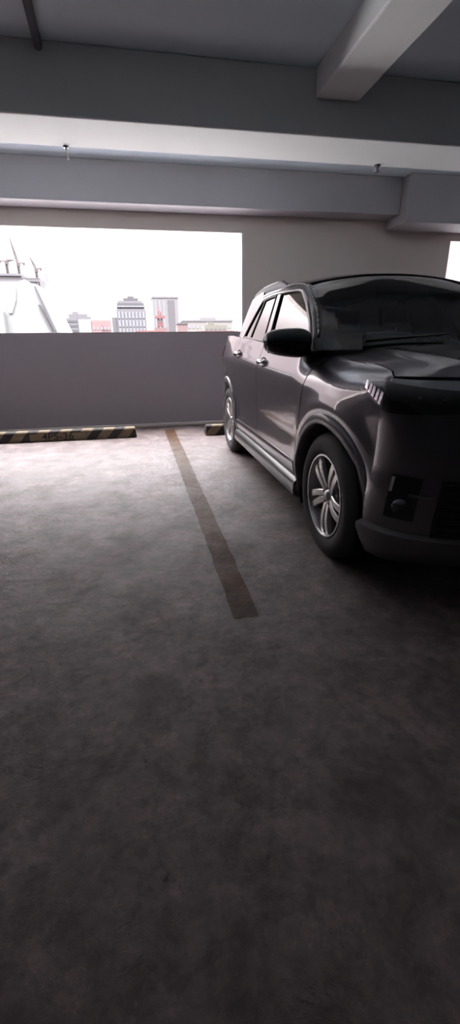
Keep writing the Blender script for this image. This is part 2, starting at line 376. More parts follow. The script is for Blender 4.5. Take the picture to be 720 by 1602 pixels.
wheels = []
for sg, _ in SG:
    # ---- front fender
    g = coons(arc(0, A_r, 184, 10.6, 40), [(-.325 + g_, 1.03), (-.12, 1.018), (.12, 1.004), (.30, .985), (.405, .968)],
              [arc(0, A_r, 184, 10.6, 40)[0]] + sh(FD[1:], 2 * g_)[:-1] + [(-.325 + g_, 1.03)], [(.405, .409), (.405, .6), (.405, .8), (.405, .968)], 40, 36)
    panel('front_fender', lift(g, side), M_paint, sidesign=sg)
    # ---- front door
    g = coons([FD[0], BP[0]], [(FD[-1][0], belt(-.325)), (-.8, belt(-.8)), (-1.345, belt(-1.345))], FD, BP, 36, 36)
    g = [[(lerp(x - g_, x + g_, i / 36), z) for i, (x, z) in enumerate(r_)] for r_ in g]
    fd = panel('front_door', lift(g, side), M_paint, sidesign=sg)
    # ---- rear door
    g = coons([sh(BP[:1], -2 * g_)[0], (RD[0][0], .315)], [(-1.345 - 2 * g_, belt(-1.35)), (-1.8, belt(-1.8)), (-2.19, belt(-2.19))], sh(BP, -2 * g_), [(RD[0][0] + .0, .312)] + RD[1:], 30, 36)
    rd = panel('rear_door', lift(g, side), M_paint, sidesign=sg)
    # ---- rear quarter
    g = coons(arc(-WB, A_r, 42, 150, 26), [(-2.19 - 2 * g_, belt(-2.19)), (-2.6, belt(-2.6)), (-2.99, belt(-2.9))], sh(RD[16:], -2 * g_), [arc(-WB, A_r, 150, 150, 1)[0], (-2.94, .62), (-2.985, .8), (-2.99, belt(-2.9))], 26, 26)
    panel('rear_quarter_panel', lift(g, side), M_paint, sidesign=sg)
    # ---- lower sill cladding
    rows = []
    sec = [(.800, .192), (.832, .198), (.846, .212), (.850, .240), (.848, .276), (.838, .296), (.818, .312), (.80, .322)]
    for i in range(25):
        x = lerp(-.40, -2.135, i / 24); rows.append([(x, y + .006, z) for y, z in sec])
    panel('side_sill', rows, M_sill, sidesign=sg, thick=.02)
    # ---- lower door cladding strip
    rows = []
    for i in range(25):
        x = lerp(-.45, -2.08, i / 24); rows.append([(x, side(x, z) + o_, z) for z, o_ in ((.318, .004), (.325, .010), (.37, .011), (.405, .009), (.412, .002))])
    panel('door_cladding', rows, M_paint, sidesign=sg, thick=.008)
    # ---- wheel arch flares and liners
    for cx, a0, a1 in ((0, -14, 190), (-WB, -10, 192)):
        rows = []
        for i in range(61):
            a = radians(lerp(a0, a1, i / 60)); r_ = []
            for rr, o_, ab in ((.434, -.004, 0), (.432, .006, 0), (.425, .013, 0), (.405, .017, 0), (.385, .016, 0), (.378, .010, 0), (.374, -.012, 0), (.374, -.09, 0)):
                x = cx + rr * cos(a); z = .333 + rr * sin(a)
                xo, zo = cx + .43 * cos(a), .333 + .43 * sin(a)
                base = min(side(clamp(xo, -2.98, .40), max(zo, .30)), .846) if True else 0
                if cx == 0 and xo > .36: base -= .05 * ((xo - .36) / .08) ** 2
                r_.append((x, base + o_, z))
            rows.append(r_)
        panel('wheel_arch_flare', rows, M_clad, sidesign=sg, thick=0, center=(cx, 0, .333))
        bm = bmesh.new(); prof = []
        rows = []
        for i in range(41):
            a = radians(lerp(-25, 205, i / 40)); rows.append([(cx + .385 * cos(a), y, .333 + .385 * sin(a)) for y in (.82, .70, .50)] + [(cx, .48, .333)])
        panel('wheel_arch_liner', rows, M_matte, sidesign=sg, thick=0, smooth=False)
    # ---- glasshouse side
    K = 40
    # A pillar and roof side rail between roof edge and glass outline
    lo = DL_F + [(x, dlo_top(x)) for x in (-1.1, -1.25, -1.4, -1.6, -1.75, -1.88)]
    hi = [q for q in ROOF_E if q[0] > -1.95] + [(-1.97, roof_z(-1.97))]
    lo_, hi_ = resample(lo, K), resample(hi, K)
    def prail(ks, prof):
        out = []
        for k in ks:
            a, c = lo_[k], hi_[k]; out.append([gp(lerp(a[0], c[0], v), lerp(a[1], c[1], v), o_) for v, o_ in prof])
        return out
    kc = max(k for k in range(K + 1) if hi_[k][0] > -1.30)
    panel('door_frame', prail(range(K + 1), ((0, .002), (.06, .010), (.22, .012), (.28, .008), (.32, -.004))), M_paint, fd, sidesign=sg, thick=.012)
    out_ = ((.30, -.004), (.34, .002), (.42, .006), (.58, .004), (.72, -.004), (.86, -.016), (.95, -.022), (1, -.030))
    panel('a_pillar', prail(range(0, kc + 1), out_), M_black, sidesign=sg, thick=.012)  # body-coloured pillar; the black paints in its dark reflection
    panel('roof_side_rail', prail(range(kc, K + 1), out_), M_paint, sidesign=sg, thick=.012)
    bm = bmesh.new(); pp = [r_[0] for r_ in prail(range(2, kc + 1), ((.90, -.008),))]
    for a_, c_ in zip(pp, pp[1:]): tube(bm, (a_[0], a_[1] * sg, a_[2]), (c_[0], c_[1] * sg, c_[2]), .007, n=8)
    obj('pillar_glint_tube', bm, M_sill, car, True)  # thin tube added to draw the bright highlight along the pillar edge
    # D pillar
    lo = [(-2.19, belt(-2.19) - .005), (-2.6, belt(-2.6) - .005), (-2.99, belt(-2.9) - .005)]
    hi = [(-1.97, roof_z(-1.97)), (-2.3, roof_z(-2.3)), (-2.6, roof_z(-2.6)), (-2.86, roof_z(-2.86))]
    g = coons(lo, hi, [lo[0], (-2.12, 1.19), (-1.98, 1.33), (-1.89, 1.425), hi[0]], [lo[-1], (-2.98, 1.2), (-2.93, 1.33), hi[-1]], 14, 14)
    panel('d_pillar', [[gp(x, z, +.006) for x, z in r_] for r_ in g], M_paint, sidesign=sg, thick=.02)
    # B pillar
    g = coons([(-1.40, belt(-1.4)), (-1.27, belt(-1.27))], [(-1.50, 1.436), (-1.385, 1.432)], [(-1.40, belt(-1.4)), (-1.50, 1.436)], [(-1.27, belt(-1.27)), (-1.385, 1.432)], 4, 8)
    panel('b_pillar', [[gp(x, z, +.003) for x, z in r_] for r_ in g], M_paint, sidesign=sg)
    # front glass
    top = [(-.96, dlo_top(-.96)), (-1.2, dlo_top(-1.2)), (-1.375, 1.431)]
    fr = DL_F[1:]
    g = coons([(-.42, belt(-.42)), (-1.265, belt(-1.265))], top, [(-.42, belt(-.42))] + DL_F[1:], [(-1.265, belt(-1.265)), (-1.375, 1.431)], 22, 14)
    sg_o = panel('front_side_window', [[gp(x, z, -.006) for x, z in r_] for r_ in g], M_glass, fd, sidesign=sg, thick=0)
    # rear glass + quarter light
    g = coons([(-1.41, belt(-1.41)), (-1.86, belt(-1.86))], [(-1.51, 1.436), (-1.70, dlo_top(-1.70)), (-1.80, dlo_top(-1.80))], [(-1.41, belt(-1.41)), (-1.51, 1.436)], [(-1.86, belt(-1.86)), (-1.81, dlo_top(-1.8))], 14, 12)
    panel('rear_side_window', [[gp(x, z, -.006) for x, z in r_] for r_ in g], M_glass, rd, sidesign=sg, thick=0)
    g = coons([(-1.90, belt(-1.9)), (-2.13, belt(-2.13))], [(-1.83, dlo_top(-1.83)), (-1.885, dlo_top(-1.885))], [(-1.90, belt(-1.9)), (-1.83, dlo_top(-1.83))], [(-2.13, belt(-2.13)), (-2.09, 1.20), (-1.97, 1.33), (-1.885, dlo_top(-1.885))], 6, 12)
    panel('quarter_light', [[gp(x, z, -.006) for x, z in r_] for r_ in g], M_glass, rd, sidesign=sg, thick=0)
    # black window seals: swept strips
    def strip(name, pts, wd, parent, m=M_black, off=.004):
        rows = []
        for k in range(len(pts)):
            a = Vector(pts[max(0, k - 1)]); c = Vector(pts[min(len(pts) - 1, k + 1)]); d = (c - a).normalized(); nn = Vector((-d[1], d[0]))
            p = Vector(pts[k]); rows.append([gp((p + nn * q).x, (p + nn * q).y, off + (.004 if abs(q) < wd * .4 else 0)) for q in (-wd / 2, -wd / 4, 0, wd / 4, wd / 2)])
        return panel(name, rows, m, parent, sidesign=sg, thick=.008)
    strip('belt_seal', [(x, belt(x) + .003) for x in [lerp(-.38, -1.34, i / 16) for i in range(17)]], .020, fd)
    strip('belt_seal', [(x, belt(x) + .003) for x in [lerp(-1.36, -2.15, i / 16) for i in range(17)]], .020, rd)
    strip('window_seal', resample(DL_F[1:] + [(-1.1, dlo_top(-1.1)), (-1.25, dlo_top(-1.25)), (-1.38, dlo_top(-1.38))], 24), .016, fd)
    strip('window_seal', resample([(-1.265, belt(-1.265)), (-1.38, 1.43)], 6), .016, fd, off=.006)
    strip('window_seal', resample([(-1.50, dlo_top(-1.5)), (-1.7, dlo_top(-1.7)), (-1.885, dlo_top(-1.885)), (-1.97, 1.33), (-2.09, 1.20), (-2.14, belt(-2.13))], 24), .024, rd)
    strip('window_seal', resample([(-1.41, belt(-1.41)), (-1.50, 1.432)], 6), .016, rd, off=.006)
    strip('quarter_divider', resample([(-1.88, belt(-1.88)), (-1.815, dlo_top(-1.81))], 6), .03, rd, off=.0)
    # roof rail
    bm = bmesh.new(); pts = [(lerp(-1.42, -2.72, i / 20)) for i in range(21)]; prev = None
    rings = []
    for i, x in enumerate(pts):
        y = GH(x, roof_z(x)) - .035; hgt = .038 * sstep(0, .12, i / 20) * sstep(1, .86, i / 20) + .006; z0 = roof_z(x) + .004
        rings.append([bm.verts.new((x + gk(roof_z(x)), (y + dy) * sg, z0 + dz)) for dy, dz in ((.018, 0), (.018, hgt * .8), (.010, hgt), (-.010, hgt), (-.018, hgt * .8), (-.018, 0))])
    for A, B in zip(rings, rings[1:]):
        for i in range(6): bm.faces.new((A[i], A[(i + 1) % 6], B[(i + 1) % 6], B[i]))
    bm.faces.new(rings[0]); bm.faces.new(rings[-1]); bmesh.ops.recalc_face_normals(bm, faces=bm.faces)
    obj('roof_rail', bm, M_chrome if False else M_sill, car)
    # ---- door handles: cupped recess and bar
    for par, hx, hz in ((fd, -1.235, .955), (rd, -2.085, .99)):
        y0 = side(hx, hz)
        bm = bmesh.new(); prof = []
        rings = []
        for i in range(15):
            t_ = i / 14; x = hx + .105 * (1 - 2 * t_); bow = .034 * (sin(pi * t_) ** .5 if 0 < t_ < 1 else 0); rr = .0125 + .004 * sin(pi * t_)
            yb = side(x, hz) + bow - .004
            rings.append([bm.verts.new((x, (yb + rr * .8 * cos(q)) * sg, hz + rr * 1.35 * sin(q))) for q in [2 * pi * k / 10 for k in range(10)]])
        for A, B in zip(rings, rings[1:]):
            for i in range(10): bm.faces.new((A[i], A[(i + 1) % 10], B[(i + 1) % 10], B[i]))
        bm.faces.new(rings[0]); bm.faces.new(rings[-1]); bmesh.ops.recalc_face_normals(bm, faces=bm.faces)
        obj('door_handle', bm, M_chrome, par, True)['label'] = 'bright chrome door handle'
        rows = [[(hx + .07 * cos(q) * rr, side(hx, hz + .033 * sin(q) * rr) + .003 - .012 * (1 - rr), hz + .036 * sin(q) * rr) for q in [2 * pi * k / 20 for k in range(21)]] for rr in (1, .8, .5, .02)]
        panel('handle_recess', rows, M_black, par, sidesign=sg, thick=0)
    # ---- door mirror
    bm = bmesh.new()
    # shell: superellipsoid stretched along y, bulged forward
    nu, nv = 24, 16; rings = []
    for j in range(nv + 1):
        ph = -pi / 2 + pi * j / nv; r_ = []
        for i in range(nu):
            th = 2 * pi * i / nu
            def se(v, e_): return math.copysign(abs(v) ** e_, v)
            ca = se(cos(ph), .45)
            xx = .085 * ca * se(cos(th), .8); zz = .083 * ca * se(sin(th), .75); yy = .128 * se(sin(ph), .7)
            k = (yy + .128) / .256
            zz *= lerp(1.0, .74, k ** 1.5); zz += .010 * k
            xx = xx if xx > 0 else xx * .45
            xx -= .03 * k
            r_.append(bm.verts.new((-.44 + xx, (.905 + yy) * sg, 1.088 + zz)))
        rings.append(r_)
    for A, B in zip(rings, rings[1:]):
        for i in range(nu): bm.faces.new((A[i], A[(i + 1) % nu], B[(i + 1) % nu], B[i]))
    bmesh.ops.remove_doubles(bm, verts=bm.verts, dist=1e-4); bmesh.ops.recalc_face_normals(bm, faces=bm.faces)
    wm = obj('wing_mirror', bm, M_gloss, car, True)
    wm['label'] = 'black wing mirror'
    bm = bmesh.new(); tube(bm, (-.42, .765 * sg, 1.045), (-.43, .86 * sg, 1.055), .036, .03, 14)
    tube(bm, (-.43, .77 * sg, 1.03), (-.43, .80 * sg, 1.035), .055, .045, 14); obj('mirror_stalk', bm, M_black, wm, True)
    rows = [[(-.482 - .004 - .03 * ((yy_ + .1) / .2), .905 + yy_, 1.090 + zz_) for yy_ in (-.10, -.05, 0, .05, .095)] for zz_ in (-.052, -.02, .02, .052)]
    panel('mirror_glass', rows, M_chrome, wm, sidesign=sg, thick=.004, center=(0, .9 * sg, 1.05))
    # ---- sail patch under the mirror
    g = coons([(-.33, 1.05), (-.43, 1.06)], [(-.36, 1.075), (-.43, 1.098)], [(-.33, 1.05), (-.36, 1.075)], [(-.43, 1.06), (-.43, 1.098)], 3, 3)
    panel('mirror_sail', [[gp(x, z, +.006) for x, z in r_] for r_ in g], M_black, fd, sidesign=sg)

# ---- bonnet
def hood_edge(u):   # u 0 at cowl, 1 at nose; returns x, z, y
    x = lerp(-.315, .405, u); z = interp([(-.325, 1.03), (-.12, 1.018), (.12, 1.004), (.30, .985), (.405, .968)], x)
    return x, z, side(x, z) - .008
def bonnet(u, v):   # v -1..1 across
    xe, ze, ye = hood_edge(u); a = abs(v)
    xc = lerp(-.13, .672, u); x = lerp(xc, xe, a ** 2.4)
    crown = .045 * (1 - u) + .022 * u
    z = ze + crown * (1 - a ** 2.2) - .02 * max(0, u - .85) / .15 * (1 - a ** 2)
    z += .014 * exp(-((a - .66) / .05) ** 2) * sin(pi * clamp(u * .95 + .05)) ** .6    # raised crease
    z -= .010 * exp(-(a / .45) ** 4) * sin(pi * u)
    return (x, ye * v, z)
panel('bonnet', [[bonnet(j / 28, -1 + 2 * i / 44) for i in range(45)] for j in range(29)], M_paint, center=(0, 0, 0))
# ---- windscreen, roof
def ws(u, v):   # u across -1..1, v up
    a = abs(u)
    y0 = GH(-.3, 1.055) - .026
    y1 = GH(-.88, 1.436) - .026
    ed = resample([(x_ + gk(z_), z_) for x_, z_ in [(-.30, 1.055), (-.385, 1.165), (-.50, 1.255), (-.62, 1.325), (-.75, 1.392), (-.88, 1.436)]], 20)
    k = v * 20; i = min(19, int(k)); ex, ez = (lerp(ed[i][q], ed[i + 1][q], k - i) for q in (0, 1))
    xc, zc = lerp(-.20, -.955, v), lerp(1.055, 1.502, v) + .022 * sin(pi * v)
    return (lerp(xc, ex, a ** 2.2), u * lerp(y0, y1, v), lerp(zc, ez, a ** 2.2))
panel('windscreen', [[ws(-1 + 2 * i / 32, j / 20) for i in range(33)] for j in range(21)], M_wsg, thick=0)
rows = []   # black border frit at the base and cowl panel
panel('cowl_panel', [[(lerp(bonnet(0, -1 + i / 16)[0] + .01, ws(-1 + i / 16, .03)[0] - .01, j / 3), lerp(bonnet(0, -1 + i / 16)[1], ws(-1 + i / 16, .03)[1], j / 3), lerp(bonnet(0, -1 + i / 16)[2] - .02, ws(-1 + i / 16, .03)[2] - .006, j / 3)) for i in range(33)] for j in range(4)], M_black, center=(-.3, 0, .6))
for yb, ln in ((-.55, .56), (.02, .62)):
    bm = bmesh.new(); k0 = ws(yb / .78, .05); k1 = ws((yb + ln * .9) / .78, .10)
    tube(bm, (k0[0] + .02, k0[1], k0[2] + .015), (k1[0] + .02, k1[1], k1[2] + .022), .009, .006, 8)
    obj('wiper', bm, M_black, car, True)
def roof(u, v):  # u across, v back
    a = abs(u); xe = lerp(-.885, -2.86, v); ze = roof_z(xe); ye = GH(xe, ze) - .024
    xe += gk(ze); xc = lerp(-.955, -3.10, v); x = lerp(xc, xe, a ** 3)
    return (x, u * ye, ze + .004 + (.062 - .01 * v) * (1 - a ** 2.1) - .02 * max(0, v - .8) * (1 - a * a))
panel('roof', [[roof(-1 + 2 * i / 36, j / 30) for i in range(37)] for j in range(31)], M_paint, center=(-1.5, 0, .6))
# ---- front end
NX = [(.18, -.12), (.24, -.05), (.30, -.01), (.36, .012), (.45, .018), (.58, .02), (.68, .02), (.78, .0), (.85, -.015), (.92, -.04), (.96, -.07)]
def front(t, z, off=0.):
    """t -1..1 across the nose round to the sides"""
    a = abs(t) * pi / 2; ext = .325 + interp(NX, z)
    W = side(.405, min(z, .965))
    x = .405 + (ext + off) * max(0., cos(a)) ** 1.15; y = (W + off * min(1, abs(t) * 1.4)) * sin(a) ** .5 if t else 0
    return (x, math.copysign(y, t) if t else 0., z)
def fpatch(t0, t1, z0, z1, off, nu=14, nv=8, z0b=None, z1b=None):
    z0b = z0 if z0b is None else z0b; z1b = z1 if z1b is None else z1b
    return [[front(lerp(t0, t1, i / nu), lerp(lerp(z0, z0b, i / nu), lerp(z1, z1b, i / nu), j / nv), off) for i in range(nu + 1)] for j in range(nv + 1)]
FC = (-.5, 0, .6)
rows = [[front(-1 + 2 * i / 60, lerp(.195, .962, j / 30)) for i in range(61)] for j in range(31)]
panel('front_bumper', rows, M_paint, center=FC)
panel('lower_grille', fpatch(-.44, .44, .36, .60, .006, z0b=.36), M_black, center=FC, thick=.004)
bm = bmesh.new()
for k in range(7):
    z = .385 + .033 * k; p = [front(lerp(-.42, .42, i / 16), z, .010) for i in range(17)]
    for a_, c_ in zip(p, p[1:]): tube(bm, a_, c_, .006, n=6)
obj('grille_bars', bm, M_gloss, car, True)
panel('upper_grille', fpatch(-.23, .23, .845, .915, .005), M_black, center=FC, thick=.004)
panel('grille_chrome_bar', fpatch(-.60, .60, .822, .834, .010, nv=2), M_sill, center=FC, thick=.006)
bm = bmesh.new()
for k in range(24):
    a = 2 * pi * k / 24; c2 = 2 * pi * (k + 1) / 24
    tube(bm, (.728, .055 * cos(a), .880 + .034 * sin(a)), (.728, .055 * cos(c2), .880 + .034 * sin(c2)), .006, n=6)
obj('badge', bm, M_chrome, car, True)
obj('number_plate', Box(.772, .78, -.2, .2, .60, .71), M_plate, car, bevel=.004)
panel('front_lip', [[front(-1 + 2 * i / 60, z, o_) for i in range(61)] for z, o_ in ((.185, -.01), (.20, .020), (.27, .032), (.335, .038), (.352, .032), (.366, -.004))], M_clad, center=FC, thick=.02)
for sg in (-1, 1):
    lo_, hi_ = (.985, .55) if sg > 0 else (-.985, -.55)
    # headlamp: reflector behind, clear lens, inner lamps
    s_ = 1 if sg > 0 else -1
    def lamp(q, z, off):
        if q < .14:
            x = lerp(.275, .405, q / .14); return (x, (side(x, z) + off) * s_, z)
        return front(s_ * lerp(1, .24, ((q - .14) / .86) ** .9), z, off)
    def lpatch(q0, q1, zb, zt, off, nu=30, nv=8):
        return [[lamp(lerp(q0, q1, i / nu), lerp(zb(lerp(q0, q1, i / nu)), zt(lerp(q0, q1, i / nu)), j / nv), off) for i in range(nu + 1)] for j in range(nv + 1)]
    zt = lambda q: interp([(0, .942), (.14, .950), (.3, .946), (1, .920)], q)
    zb = lambda q: interp([(0, .925), (.05, .885), (.14, .845), (.25, .834), (1, .850)], q)
    hl = panel('headlamp', lpatch(0, 1, zb, zt, .003), M_black, center=FC, thick=.01)
    panel('lens', lpatch(0, 1, lambda q: zb(q) - .003, lambda q: zt(q) + .003, .024), M_lamp, hl, center=FC, thick=0)
    panel('side_reflector', lpatch(.05, .18, lambda q: zb(q) + .006, lambda q: zt(q) - .045, .005, 12), M_clear, hl, center=FC, thick=.003)
    bm = bmesh.new()      # stepped mirror facets of the lamp's outer corner, added and tilted to catch the opening's glint
    for k in range(5):
        xa, xb = .285 + .028 * k, .285 + .028 * (k + 1) - .002
        yb = side(xb, .93) if xb <= .405 else abs(front(1 - .10 * (xb - .405) / .03, .93)[1])
        for zlo, zhi in ((lerp(.912, .862, k / 4.), lerp(.944, .912, k / 4.)),):
            bm.faces.new([bm.verts.new((x, (yb + .016 - .24 * (z - .91)) * s_, z)) for x, z in ((xa, zlo + .004), (xb, zlo - .004), (xb, zhi - .004), (xa, zhi + .004))])
    o = obj('glint_facets', bm, M_refl, hl)
    so = o.modifiers.new('solid', 'SOLIDIFY'); so.thickness = .003; so.offset = 0
    for tt in (.64, .50, .38):
        c_ = front(s_ * tt, .888, .002); bm = bmesh.new()
        tube(bm, c_, (c_[0] + .010, c_[1] + s_ * .004, c_[2]), .017, .020, 16); obj('lamp_bulb', bm, M_bulb, hl, True)
    # fog lamp bezel
    bz = panel('fog_lamp_bezel', fpatch(s_ * .74, s_ * .54, .42, .60, .008, 8, 6), M_black, center=FC, thick=.01)
    c_ = front(s_ * .64, .475, .002); bm = bmesh.new(); tube(bm, c_, (c_[0] + .012, c_[1] + s_ * .006, c_[2]), .034, .032, 18); obj('fog_lamp', bm, M_bulb, bz, True)
    panel('running_light', fpatch(s_ * .735, s_ * .715, .53, .59, .012, 3, 6), M_clear, bz, center=FC, thick=.005)
    panel('air_curtain_trim', fpatch(s_ * .60, s_ * .47, .520, .532, .012, 6, 3), M_sill, center=FC, thick=.006)
# ---- rear end
def tail(t, z, off=0.):
    a = abs(t) * pi / 2; ext = .255 + interp([(.2, -.06), (.35, .02), (.6, .03), (.75, .01), (.9, -.005), (1.05, -.03), (1.2, -.09), (1.4, -.19)], z)
    xb = -2.985 if z < 1.1 else lerp(-2.985, -2.86, (z - 1.1) / .35)
    xb += gk(z) if z > 1.1 else 0
    W = side(-2.985, z) if z < 1.09 else GH(xb - (gk(z) if z > 1.1 else 0), z)
    x = xb - (ext + off) * max(0., cos(a)) ** 1.1; y = (W + off * .5) * (sin(a) ** .62 if t else 0)
    return (x, math.copysign(y, t) if t else 0., z)
RC = (-2.2, 0, .8)
def tp(t0, t1, z0, z1, off, nu=20, nv=10): return [[tail(lerp(t0, t1, i / nu), lerp(z0, z1, j / nv), off) for i in range(nu + 1)] for j in range(nv + 1)]
panel('rear_bumper', tp(-1, 1, .25, .70, 0, 44, 12), M_paint, center=RC)
panel('rear_bumper_cladding', tp(-1, 1, .20, .42, .012, 44, 8), M_clad, center=RC)
tg = panel('tailgate', tp(-1, 1, .705, 1.10, -.004, 44, 12), M_paint, center=RC)
panel('rear_window', tp(-.98, .98, 1.11, 1.42, -.004, 40, 10), M_glass, tg, center=RC, thick=0)
for s_ in (-1, 1): panel('tail_lamp', tp(s_ * 1.0, s_ * .55, .94, 1.055, .012, 14, 6), M_red, center=RC, thick=.012)
obj('rear_number_plate', Box(-3.29, -3.282, -.2, .2, .76, .87), M_plate, car)
# rear corner of the quarter below the arch line
for sg in (-1, 1):
    g = coons([(-2.93, .34), (-2.985, .34)], [(-2.895, .545), (-2.985, .545)], [(-2.935, .34), (-2.89, .545)], [(-2.985, .34), (-2.985, .545)], 4, 6)
    panel('bumper_corner', lift(g, side), M_paint, sidesign=sg)

# ---- floor pan and cabin
bm = bmesh.new(); box(bm, -2.05, -.5, -.76, .76, .20, .34); box(bm, -2.95, -2.0, -.47, .47, .26, .55); box(bm, -.55, .50, -.47, .47, .22, .80); box(bm, -3.1, -2.95, -.6, .6, .3, .9)
obj('floor_pan', bm, M_matte, car)
db = []
for i in range(25):
    yy = lerp(-.74, .74, i / 24); db.append([(x, yy, z + .03 * cos(yy * 2.2)) for x, z in ((-.30, .97), (-.42, 1.0), (-.60, .99), (-.72, .95), (-.74, .80), (-.68, .62))])
panel('dashboard', db, M_dash, thick=0, center=(-.3, 0, .5))
bm = bmesh.new(); n_ = 24
for k in range(n_):
    a, c2 = 2 * pi * k / n_, 2 * pi * (k + 1) / n_
    def wp(q): return (-.86 - .06 * sin(q), .36 + .18 * cos(q), .95 + .17 * sin(q))
    tube(bm, wp(a), wp(c2), .015, n=8)
tube(bm, (-.86, .20, .95), (-.86, .52, .95), .016, n=8); tube(bm, (-.87, .36, .95), (-.72, .36, .88), .05, .04, 12)
obj('steering_wheel', bm, M_black, car, True)
def seat(x, y, wd, nm='seat'):
    bm = Box(x - .25, x + .27, y - wd / 2, y + wd / 2, .50, .66); st = obj(nm, bm, M_seat, car, bevel=.05)
    bm = bmesh.new(); prism(bm, [(x - .22, .62), (x - .10, .62), (x - .30, 1.16), (x - .40, 1.15)], y - wd / 2 + .02, y + wd / 2 - .02); obj('backrest', bm, M_seat, st, bevel=.045)
    for hy in ([y] if wd < .7 else [y - .38, y + .38]):
        bm = bmesh.new(); prism(bm, [(x - .34, 1.19), (x - .25, 1.19), (x - .29, 1.37), (x - .37, 1.36)], hy - .13, hy + .13); obj('headrest', bm, M_seat, st, bevel=.035)
    return st
seat(-1.25, -.36, .52, 'front_seat'); seat(-1.25, .36, .52, 'front_seat'); seat(-2.15, 0, 1.26, 'rear_bench')
obj('headliner', grid([[(roof(-.98 + 1.96 * i / 20, .03 + .9 * j / 10)[0], roof(-.98 + 1.96 * i / 20, .03 + .9 * j / 10)[1], roof(-.98 + 1.96 * i / 20, .03 + .9 * j / 10)[2] - .04) for i in range(21)] for j in range(11)]), M_dash, car)
bm = Box(-.99, -.965, -.12, .12, 1.35, 1.41); obj('rear_view_mirror', bm, M_black, car, bevel=.01)

# ---- wheels
def wheel(cx, sg, tw):
    root = bpy.data.objects.new('wheel', None); C.objects.link(root); root.parent = car; root.empty_display_size = .1
    root.location = (cx, .732 * sg, TR); root.rotation_euler = (0, tw, 0)
    k = sg
    def P(pr): return [(r_, y * k) for r_, y in pr]
    prof = [(.222, .086), (.232, .095), (.245, .101), (.268, .106), (.292, .103), (.308, .094), (.322, .082), (.3305, .066), (.333, .045), (.333, .022), (.328, .020), (.328, .012), (.333, .010), (.333, -.012), (.328, -.014), (.328, -.022), (.333, -.024), (.333, -.05), (.327, -.075), (.30, -.10), (.26, -.104), (.222, -.09)]
    ty = obj('tyre', lathe(bmesh.new(), P(prof), 72), M_tyre, root, True)
    es = ty.modifiers.new('es', 'EDGE_SPLIT'); es.split_angle = radians(45)
    rim = obj('rim', lathe(bmesh.new(), P([(.2235, .070), (.2245, .090), (.220, .097), (.2125, .097), (.208, .090), (.203, .060), (.198, .0), (.198, -.09), (.222, -.09)]), 72), M_rim, root, True)
    rim['label'] = 'silver alloy rim with paired spokes'
    es = rim.modifiers.new('es', 'EDGE_SPLIT'); es.split_angle = radians(40)
    # five broad twin-bar spokes
    for q in range(5):
        bm = bmesh.new()
        def bar(off0, off1, hw0, hw1, th):
            A = []
            for i in range(9):
                t_ = i / 8; r_ = lerp(.036, .209, t_); o0 = lerp(off0, off1, t_); hw = lerp(hw0, hw1, t_)
                yf = .066 + .020 * sin(pi * min(1, t_ * .9 + .1) * .75); sk = .30 * t_ * t_ * .2
                ring = []
                for e_, y_ in ((-hw, yf - .022), (-hw, yf - .004), (-hw + .004, yf), (hw - .004, yf), (hw, yf - .004), (hw, yf - .022)):
                    xx, zz = r_, o0 + e_ + sk * .0
                    an = 2 * pi * q / 5 - pi / 2 + .10 * t_
                    ring.append(bm.verts.new((xx * cos(an) - zz * sin(an), y_ * k, xx * sin(an) + zz * cos(an))))
                A.append(ring)
            for a_, c_ in zip(A, A[1:]):
                for i in range(6): bm.faces.new((a_[i], a_[(i + 1) % 6], c_[(i + 1) % 6], c_[i]))
            bm.faces.new(A[0]); bm.faces.new(A[-1])
        bar(-.017, -.034, .0165, .021, 1); bar(.017, .034, .0165, .021, 1)
        # floor of the groove between the bars
        r0, r1 = .08, .20
        V = []
        for r_, hw in ((.05, .006), (.21, .020)):
            for e_ in (-hw, hw):
                an = 2 * pi * q / 5 - pi / 2 + .10 * ((r_ - .036) / .173); V.append(bm.verts.new((r_ * cos(an) - e_ * sin(an), .060 * k, r_ * sin(an) + e_ * cos(an))))
        bm.faces.new((V[0], V[1], V[3], V[2]))
        bmesh.ops.recalc_face_normals(bm, faces=bm.faces)
        obj('spoke', bm, M_rim, rim)
    obj('hub_cap', lathe(bmesh.new(), P([(.0005, .084), (.020, .083), (.027, .078), (.030, .066), (.048, .066), (.056, .060), (.058, .03)]), 32), M_rim, rim, True)
    for q in range(5):
        an = 2 * pi * (q + .5) / 5 - pi / 2 + .02; bm = bmesh.new(); tube(bm, (.046 * cos(an), .060 * k, .046 * sin(an)), (.046 * cos(an), .074 * k, .046 * sin(an)), .0105, .0095, 6); obj('wheel_nut', bm, M_rimd, rim)
    obj('brake_disc', lathe(bmesh.new(), P([(.04, .018), (.135, .018), (.135, .002), (.04, .002)]), 40), M_rimd, root, True)
    bm = bmesh.new(); tube(bm, (0, -.1 * k, 0), (0, .05 * k, 0), .045, n=20); lathe(bm, P([(.0005, -.02), (.196, -.02)]), 40); obj('backing_plate', bm, M_matte, root)
for cx in (0, -WB):
    for sg in (-1, 1): wheel(cx, sg, .0 if cx == 0 else 1.0)

